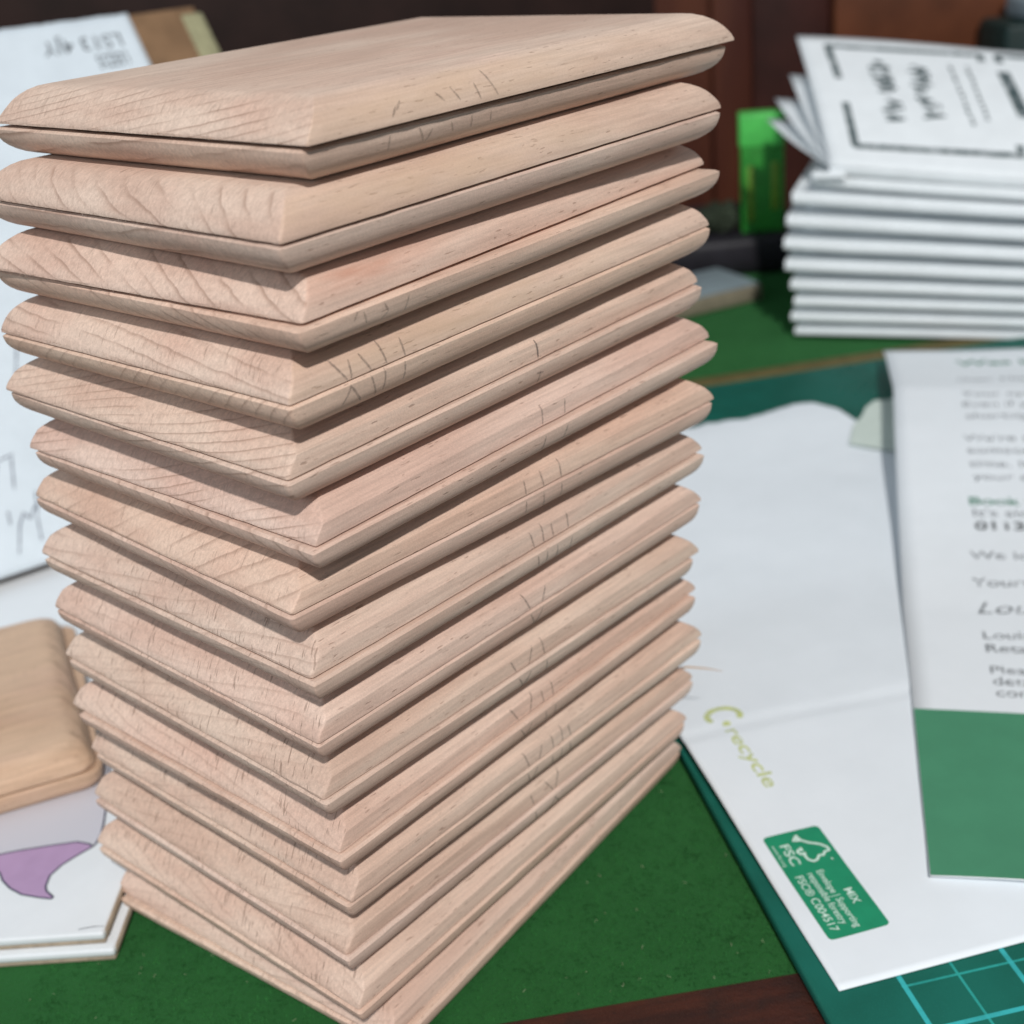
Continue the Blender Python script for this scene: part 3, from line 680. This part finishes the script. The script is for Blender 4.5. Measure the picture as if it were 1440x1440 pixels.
# ------------------------------------------------------------------ booklets
d_ = Vector((0.932, -0.362, 0)).normalized(); nn = Vector((0.362, 0.932, 0)).normalized()
A0 = Vector((92.6, 270.9, 0))
def nose_body(bm, u0, u1, zc, th, depth, back_th, q0=0.0, n=12, roll=0.0):
    prof = []
    r = th/2
    for i in range(n+1):
        t = math.pi/2 + math.pi*i/n
        prof.append((q0+r*0.5+r*0.5*math.cos(t), r*math.copysign(abs(math.sin(t))**0.7, math.sin(t))))
    prof.append((q0+depth, -back_th/2)); prof.append((q0+depth, back_th/2))
    rows = []
    for j in range(9):
        t = j/8; u = u0+(u1-u0)*t; end = 0.0
        sc = 1.0 if 0 < j < 8 else 0.93
        wz = 0.25*noise.noise(Vector((u*.05, zc, 0.0)))
        zt = (zc-back_th*0+wz)*(1-0.00175*(u-0)) + 0.3
        rows.append([bm.verts.new((A0+d_*u+nn*q+Vector((0, 0, zt+h*sc)))*S) for q, h in prof])
    m = len(prof)
    for a, b in zip(rows, rows[1:]):
        for i in range(m): bm.faces.new((a[i], a[(i+1) % m], b[(i+1) % m], b[i]))
    bm.faces.new(rows[0][::-1]); bm.faces.new(rows[-1])
    bmesh.ops.recalc_face_normals(bm, faces=bm.faces)
BK = [(0.6, 2.2, 3.0), (-0.6, 6.8, 3.7), (0.3, 11.7, 3.8), (-0.8, 16.9, 4.3), (-2.4, 23.0, 5.0), (-2.8, 29.6, 5.1), (-2.0, 36.5, 5.3), (-0.4, 43.8, 5.6)]
BL = ["lowest booklet of the white stack, resting on the baize", "second booklet up in the white stack", "third booklet up in the white stack", "fourth booklet up in the white stack", "fifth booklet up in the white stack",
      "sixth booklet up in the white stack", "seventh booklet up, third below the open one", "eighth booklet up, thick, with the tilted one lying on it"]
for i, (u0, zc, th) in enumerate(BK):
    t = empty("booklet", (A0+d_*u0+Vector((0, 0, zc-th/2)))*S)
    tag(t, BL[i], "booklet", "white booklets stacked on the baize")
    bm = bmesh.new(); nose_body(bm, u0, u0+150, zc+0.1, th*0.64, 92, th*0.66)
    o = from_bm("cover", bm, BOOK, None, 0.7); o.parent = t; o.matrix_parent_inverse = t.matrix_world.inverted() if False else Matrix.Translation(-t.location)
    bm = bmesh.new(); nose_body(bm, u0+5, u0+148, zc+0.0, th*0.30, 93, th*0.3, 9.0)
    # the leaves show at the gap between this booklet and the next
    for v in bm.verts: v.co.z += (th*0.5+0.15)*S
    o = from_bm("leaves", bm, BOOK, None, 0.7); o.parent = t; o.matrix_parent_inverse = Matrix.Translation(-t.location)
t = empty("booklet", (A0+d_*5+Vector((0, 0, 47)))*S)
tag(t, "slightly tilted booklet with a curled front edge, directly beneath the open one", "booklet", "white booklets stacked on the baize")
bm = bmesh.new(); nose_body(bm, 5.5, 150, 49.3, 3.4, 92, 4.0, 0.4); o = from_bm("cover", bm, BOOK, None, 0.7); o.parent = t; o.matrix_parent_inverse = Matrix.Translation(-t.location)
# curl at the front left
bm = bmesh.new()
for j in range(2):
    pass
def curl_f(a, b):
    ang = math.radians(-100+300*b); r = 1.5*(1-.2*b)
    p = A0+d_*(5.2+10*a)+nn*(-0.4+r*math.cos(ang)*.8)+Vector((0, 0, 50.6+r*math.sin(ang)))
    return p*S
o = grid("curled_corner", 6, 14, curl_f, BOOK, None, 0.15); o.parent = t; o.matrix_parent_inverse = Matrix.Translation(-t.location)
# the open one
H = Vector((102.7, 267.0, 53.9)); cx = (Vector((152.4, 247.7, 48.8))-H).normalized(); T1 = Vector((107.1, 329.0, 83.5)); cyn = (T1-H).normalized(); cn = cx.cross(cyn).normalized()
if cn.z < 0: cn = -cn
t = empty("booklet", H*S); tag(t, "top booklet lying half open with black brackets printed on its cover", "booklet", "white booklets stacked on the baize")
inv = Matrix.Translation(-t.location)
def adopt(o): o.parent = t; o.matrix_parent_inverse = inv; return o
def cov(u, v, lift=0.0):
    bow = 1.6*math.sin(math.pi*min(1, v/69.0))
    p = H+cx*u+cyn*v+cn*(bow+lift); return p*S
def cov_f(a, b):
    u = 150*a; far = 68.9+1.3*math.sin(math.pi*min(1, u/60)) - 0.055*u; u2 = u
    return cov(u2, far*b)
adopt(grid("cover", 40, 20, cov_f, BOOK, None, 0.45))
bm = bmesh.new(); nose_body(bm, 10.5, 150, 53.4, 3.2, 90, 2.2, 0.2); adopt(from_bm("back_cover", bm, BOOK, None, 0.7))
fan = [((102.3, 318.0, 73.4), 0.0), ((97.5, 318.0, 66.5), 0.0), ((94.5, 317.0, 60.5), 0.0)]
for (Tp, _) in fan:
    Tp = Vector(Tp)
    def pg(a, b, Tp=Tp):
        p = H.lerp(Tp, b)+cx*(148*a)+Vector((0, 0, -1.2*math.sin(math.pi*b)-0.3)); return p*S
    adopt(grid("page", 10, 8, pg, BOOK, None, 0.12))
bm = bmesh.new()
cf = lambda u, v: cov(u, v, 0.12)
for st in ([(8.2, 63.0), (55.2, 61.6)], [(8.9, 63.5), (9.3, 43.2)], [(9.1, 30.2), (8.7, 9.0)], [(8.2, 9.3), (55.8, 10.0)], [(55.2, 62.0), (55.0, 57.8)], [(55.4, 9.5), (55.8, 14.5)], [(60.3, 61.8), (110, 60.0)], [(60.3, 62.0), (60.2, 57.0)], [(60.6, 10), (110, 10)], [(60.8, 9), (60.6, 15)]):
    bm = bmesh.new(); strip(bm, st, 2.3, cf, False); adopt(from_bm("printed_bracket", bm, INK_COVER, None))
bm = bmesh.new(); strip(bm, [(59.8, 52.0), (60.3, 27.8)], 3.6, cf, False); adopt(from_bm("printed_bar", bm, INK_COVER, None))
bm = bmesh.new()
random.seed(11)
for u_, v0, v1, wd in ((22.8, 22.2, 52.0, 7.0), (34.1, 24.5, 51.5, 7.5)):
    v = v0
    while v < v1:
        l = random.uniform(2.0, 3.6)
        if abs(v-(v0+v1)/2+3) > 1.8:
            for kx in range(3):
                u1 = u_+random.uniform(-wd/2, wd/2); u2 = u_+random.uniform(-wd/2, wd/2)
                strip(bm, [(u1, v+random.uniform(0, l)), (u2, v+random.uniform(0, l))], 1.1, cf, False)
        v += l*0.75
for u_, v0, v1 in ((44.7, 22.5, 54.8), (49.6, 25.3, 54.0)):
    v = v0
    while v < v1:
        l = random.uniform(1.2, 3.0); strip(bm, [(u_+random.uniform(-.3, .3), v), (u_+random.uniform(-.3, .3), min(v1, v+l))], 1.0, cf, False); v += l+0.9
tag(adopt(from_bm("cover_print", bm, INK_COVER, None)), kind="stuff")

# letter text, once the sheet is down
TX = [("Was it", (122.9, 210.3), 7.0, INK_GREEN, .25), ("Dear Miss", (117.1, 194.4), 4.3, INK_GREY, .0), ("Your eyes", (114.1, 182.1), 4.3, INK_GREY, 0), ("Even if you", (112.0, 175.9), 4.3, INK_GREY, 0), ("shortsighted", (110.6, 169.4), 4.3, INK_GREY, 0),
      ("We're taking", (106.2, 158.1), 4.3, INK_GREY, 0), ("someone", (104.9, 152.0), 4.3, INK_GREY, 0), ("time. It is", (103.4, 146.0), 4.3, INK_GREY, 0), ("your eyes", (102.2, 140.0), 4.3, INK_GREY, 0),
      ("Book your", (97.5, 129.8), 4.6, INK_GREEN, .10), ("It's simple", (96.6, 124.9), 4.4, INK_GREY, 0), ("0113 245", (95.4, 119.6), 4.8, INK_DARK, .12), ("We look", (90.7, 109.0), 4.3, INK_GREY, 0), ("Yours", (87.8, 99.7), 4.3, INK_GREY, 0),
      ("Lou", (85.1, 90.4), 6.0, INK_GREY, -.02), ("Louise", (83.2, 81.6), 3.8, INK_GREY, 0), ("Retail", (82.2, 77.4), 3.8, INK_GREY, .03), ("Please", (80.5, 70.6), 3.6, INK_GREY, 0), ("details", (79.8, 67.0), 3.6, INK_GREY, 0), ("contact", (79.0, 63.4), 3.6, INK_GREY, 0)]
ly_ = Vector((-lex.y, lex.x, 0))
for body, (px, py), size, mt, bold in TX:
    # solve for (u, s) on the sheet below this point of the desk
    best = min(((Vector((px, py, 0))-Vector((lp(s).x, lp(s).y, 0))-lex*((Vector((px, py, 0))-Vector((lp(s).x, lp(s).y, 0))).dot(lex))).length, s) for s in [q*0.5 for q in range(int(SL[-1]*2))])
    s = best[1]; u = (Vector((px, py, 0))-Vector((lp(s).x, lp(s).y, 0))).dot(lex)
    let_text(body, u, s-0.8, size, mt, bold, 1.05, 0.35 if body == "Lou" else 0.0)

# ------------------------------------------------------------------ pack of printed cards with the wood pair on it, left
cd = Vector((1, -0.04, 0)).normalized(); ce = Vector((0.04, 1, 0)).normalized()
def card(z0, dx, dy, w_, l_, label):
    t = empty("printed_card_block", V(-64.2+dx, 25.3+dy, z0)); t.matrix_world = frame((-64.2+dx, 25.3+dy, z0), cd, ce)
    tag(t, label, "card block", "white card blocks at the left edge")
    rbox("card_layer", (w_, l_, 1.35), GLOSS, t, 0.045, 3, (-w_, 0, 1.0))
    rbox("core", (w_-0.5, l_-0.6, 1.0), CORE, t, 0.02, 1, (-w_+0.3, 0.35, 0.02))
    rbox("side_edge", (0.25, l_-1.2, 1.3), CORE, t, 0.02, 1, (-0.12, 0.9, 0.95))
    return t
card(0.05, 0.6, -0.5, 90, 96, "lower white card block on the baize, beneath the purple printed one")
tp = card(2.5, -0.6, 0.4, 90, 95, "upper white card block printed with a purple fin shape")
zc = 4.89
inv2 = tp.matrix_world.inverted()
def put(o): o.data.transform(inv2); o.parent = tp; return o
pur = [(-95, 44.6), (-90, 45.4), (-86.06, 46.11), (-83.15, 46.61), (-78.06, 47.13), (-74.15, 47.41), (-71.88, 46.51), (-71.25, 45.79), (-73.27, 43.96), (-75.12, 42.04), (-76.38, 39.74), (-76.37, 37.31), (-75.93, 36.13), (-74.51, 34.67), (-74.65, 34.22), (-76.76, 34.83), (-79.65, 35.87), (-81.97, 37.62), (-83.74, 39.65), (-84.56, 41.24), (-86, 43), (-95, 43)]
put(poly("purple_fin", pur, PURPLE, None, zc+0.02))
crv = [(-71.25, 45.79), (-70.86, 46.53), (-70.6, 48.78), (-70.84, 51.69), (-71.27, 54.52), (-72.12, 60), (-74, 70)]
put(poly("pale_print", pur[:8]+crv[1:]+[(-95, 70)], LILAC, None, zc+0.012))
bm = bmesh.new(); zf = lambda a, b: V(a, b, zc+0.035)
strip(bm, pur[:-1], 0.32, zf, False); strip(bm, crv, 0.34, zf, False)
put(from_bm("outline", bm, OUTLINE, None))
# scuff on the front rim
bm = bmesh.new(); strip(bm, [(-68.8, 26.9), (-66.6, 27.2), (-65.0, 27.1)], 0.16, zf); put(from_bm("scuff", bm, INK_GREY, None))

def loose_pair(C0, th, zlow, names, mat):
    for tb in (1, 0):
        bm = bmesh.new(); A, B = 75.0, 56.0; pr = NEARSQ if tb else ROUND; rings = []
        base = outline(A, B, 0, 3.0)
        for ins, zn in pr:
            if tb: ins *= 0.55
            loop = outline(A, B, ins, 3.0)
            ring = []
            for (px, py), (bx, by) in zip(loop, base):
                wv = 0.15*noise.noise(Vector((bx*.1, by*.1, zn+tb*4)))
                ring.append(bm.verts.new((px*S+wv*S, py*S+wv*S, (zn if tb == 0 else 3.9-zn)*S)))
            rings.append(ring)
        n = len(rings[0])
        for a, b in zip(rings, rings[1:]):
            for i in range(n): bm.faces.new((a[i], a[(i+1) % n], b[(i+1) % n], b[i]))
        bm.faces.new(rings[0]); bm.faces.new(rings[-1]); bmesh.ops.recalc_face_normals(bm, faces=bm.faces)
        bmesh.ops.triangulate(bm, faces=[f for f in bm.faces if len(f.verts) > 4])
        # grain must run along the long side: swap so local y is the long axis
        bmesh.ops.rotate(bm, verts=bm.verts, cent=(0, 0, 0), matrix=Matrix.Rotation(math.pi/2, 3, 'Z'))
        o = from_bm("wooden_board", bm, mat, None, 0.6)
        o.location = V(C0[0]+(0.9 if tb else 0), C0[1]+(-0.2 if tb else 0), zlow+(4.35 if tb == 0 else 0.0)); o.rotation_euler = (0, 0, th-math.pi/2-(0.03 if tb else 0))
        o.color = (1, 1, 1, .8); o['grain_angle'] = 1.2; o['grain_spacing'] = 2.2; o['grain_warp'] = 10.0
        tag(o, names[tb], "wooden board", "loose beech boards on the card blocks")
loose_pair((-73.2, 61.3), math.atan2(0.36, 0.93), 4.92, ["upper tan board lying on the purple printed card block, grain in view", "lower orange-tan board between its twin and the purple printed card block"], BEECH_OLD)

# ------------------------------------------------------------------ parcel leaning at the left, with its address label
P0 = Vector((-118.5, 149.7, 3.0)); pe = Vector((.8395, .5433, 0)).normalized(); pb = Vector((-pe.y, pe.x, 0)); al = math.radians(50)
pv = pb*math.cos(al)+Vector((0, 0, math.sin(al)))
par = empty("parcel", P0*S); par.matrix_world = frame(P0, pe, pv)
tag(par, "kraft card parcel with a large white address label, leaning at the left", "parcel")
def slab_f(z):
    return None
rbox("card_body", (169, 143.0, 3.0), KRAFT, par, 0.08, 2, (-60, 0.3, -3.1))
rbox("tape_rim", (7.0, 139, 3.5), KRAFT_RIM, par, 0.1, 2, (103.6, 2, -3.3))
def plab(a, b):
    u = -59+148*a; v = -0.2+(143.6+0.35*noise.noise(Vector((u*.8, 0, 0))))*b
    return Vector((u*S, v*S, (0.25+0.5*noise.noise(Vector((u*.02, v*.03, 3))))*S))
lab2 = grid("address_label", 90, 60, plab, PAPER_PARCEL, par, 0.2)
def par_f(lift):
    def f(a, b): return Vector((a*S, b*S, (0.25+0.5*noise.noise(Vector((a*.02, b*.03, 3)))+lift)*S))
    return f
def flip(f): return lambda a, b: f(-a, -b)
pf = par_f(0.12)
mapped_text("lettering", "LS13 4JY", 6.0, INK_GREY, lab2, flip(pf), -84.5, -137.5, 0.06, 1, 0, -62.0)
mapped_text("lettering", "LEEDS", 6.0, INK_GREY, lab2, flip(pf), -84.0, -131.5, 0.06, 1, 0, -75.0)
bm = bmesh.new()
for st in ([(24.2, 54.1), (22.1, 48.7), (19.9, 44.4)], [(5.9, 27.5), (8.5, 27.0), (13.6, 27.8)], [(12.8, 27.1), (10.5, 19.2)], [(6.2, 20.0), (9.2, 26.6)], [(7.3, 14.6), (6.6, 11.1)], [(5.9, 3.8), (8.5, 10.4), (10.4, 13.1), (11.3, 11.2), (14.3, 14.9), (12.8, 10.7), (11.8, 5.3)], [(14.9, 17.6), (14.1, 15.0)]):
    strip(bm, st, 0.45, pf)
from_bm("handwriting", bm, INK_PEN, lab2)
bx = rbox("storage_box", (175, 45, 92), DARKBOX, None, 0.2, 2, (0, 0, 0))
Bp = P0+pv*118-(pe.cross(pv))*3.2
bx.matrix_world = frame((Bp.x-pe.x*75, Bp.y-pe.y*75, 0.0), pe, pb)
tag(bx, "dark brown box standing behind the leaning parcel", "box")

# white sheet under everything on the left
def ws(a, b):
    p = Vector((-175, 88, 0)).lerp(Vector((-175, 200, 0)), b)+Vector((96, 12, 0))*a
    return V(p.x, p.y, 0.35+0.25*noise.noise(Vector((p.x*.05, p.y*.05, 0))))
sh = grid("paper_sheet", 20, 20, ws, PAPER, None, 0.12)
tag(sh, "plain white sheet lying flat between the parcel and the loose boards", "paper sheet")

# ------------------------------------------------------------------ things at the back right
tb_ = empty("card_topped_board", V(92.7, 315.3, 0)); te = Vector((66.8-92.7, 303.8-315.3, 0)).normalized(); tf_ = Vector((te.y, -te.x, 0))
tb_.matrix_world = frame((92.7, 315.3, 0.05), -te, -Vector((te.y, -te.x, 0)) if (-Vector((te.y, -te.x, 0))).y > 0 else Vector((te.y, -te.x, 0)))
tag(tb_, "small beige board with a blue-grey card top, left of the booklet stack", "board")
rbox("board_body", (60, 27, 5.6), TABLET_SIDE, tb_, 0.1, 3, (-60, 0, 0))
rbox("card_top", (58.5, 25.5, 0.7), GREYCARD, tb_, 0.03, 2, (-59.2, 0.8, 5.65))
bk = rbox("black_tray", (150, 60, 14), BLACK, None, 0.3, 3, (-32, 346, 0)); tag(bk, "low black tray behind the card-topped board", "tray")
g = empty("plastic_packet", V(101, 352, 14.1)); tag(g, "bright green upright plastic packet standing on the black tray", "packet")
g.rotation_euler = (0, 0, math.radians(-8))
rbox("packet_body", (15.2, 8, 31), LIME_BODY, g, 0.05, 3, (-8, 0, 0))
rbox("packet_cap", (15.8, 8.4, 11.5), LIME_TOP, g, 0.07, 3, (-8.5, -.4, 30.5))
rbox("stripe", (2.3, 0.3, 20), LIME_STRIPE, g, 0.02, 1, (-5.8, -0.25, 4)); rbox("stripe", (2.6, 0.3, 17), LIME_STRIPE, g, 0.02, 1, (2.6, -0.25, 8))
# crumpled cloth
bm = bmesh.new(); bmesh.ops.create_icosphere(bm, subdivisions=4, radius=1)
for v in bm.verts:
    k = 1+0.35*noise.noise(v.co*2.0)+0.12*noise.noise(v.co*6)
    v.co = Vector((v.co.x*9*k, v.co.y*7*k, max(-0.6, v.co.z)*6*k))*S
cl = from_bm("crumpled_cloth", bm, MOSS); cl.location = V(86, 362, 18); tag(cl, "small crumpled grey-green cloth on the black tray", "cloth")
tl = rbox("storage_box", (60, 30, 72), TEAL_DARK, None, 0.2, 2, (0, 0, 0)); tl.location = V(203, 398, 0); tag(tl, "dark teal box at the far right behind the booklets", "box")
gl = rbox("storage_box_lid", (44, 26, 8), GREYCARD, None, 0.15, 2, (0, 0, 0)); gl.location = V(212, 399, 72.2); gl.name = "grey_case"; tag(gl, "small grey case on top of the dark teal box", "case")
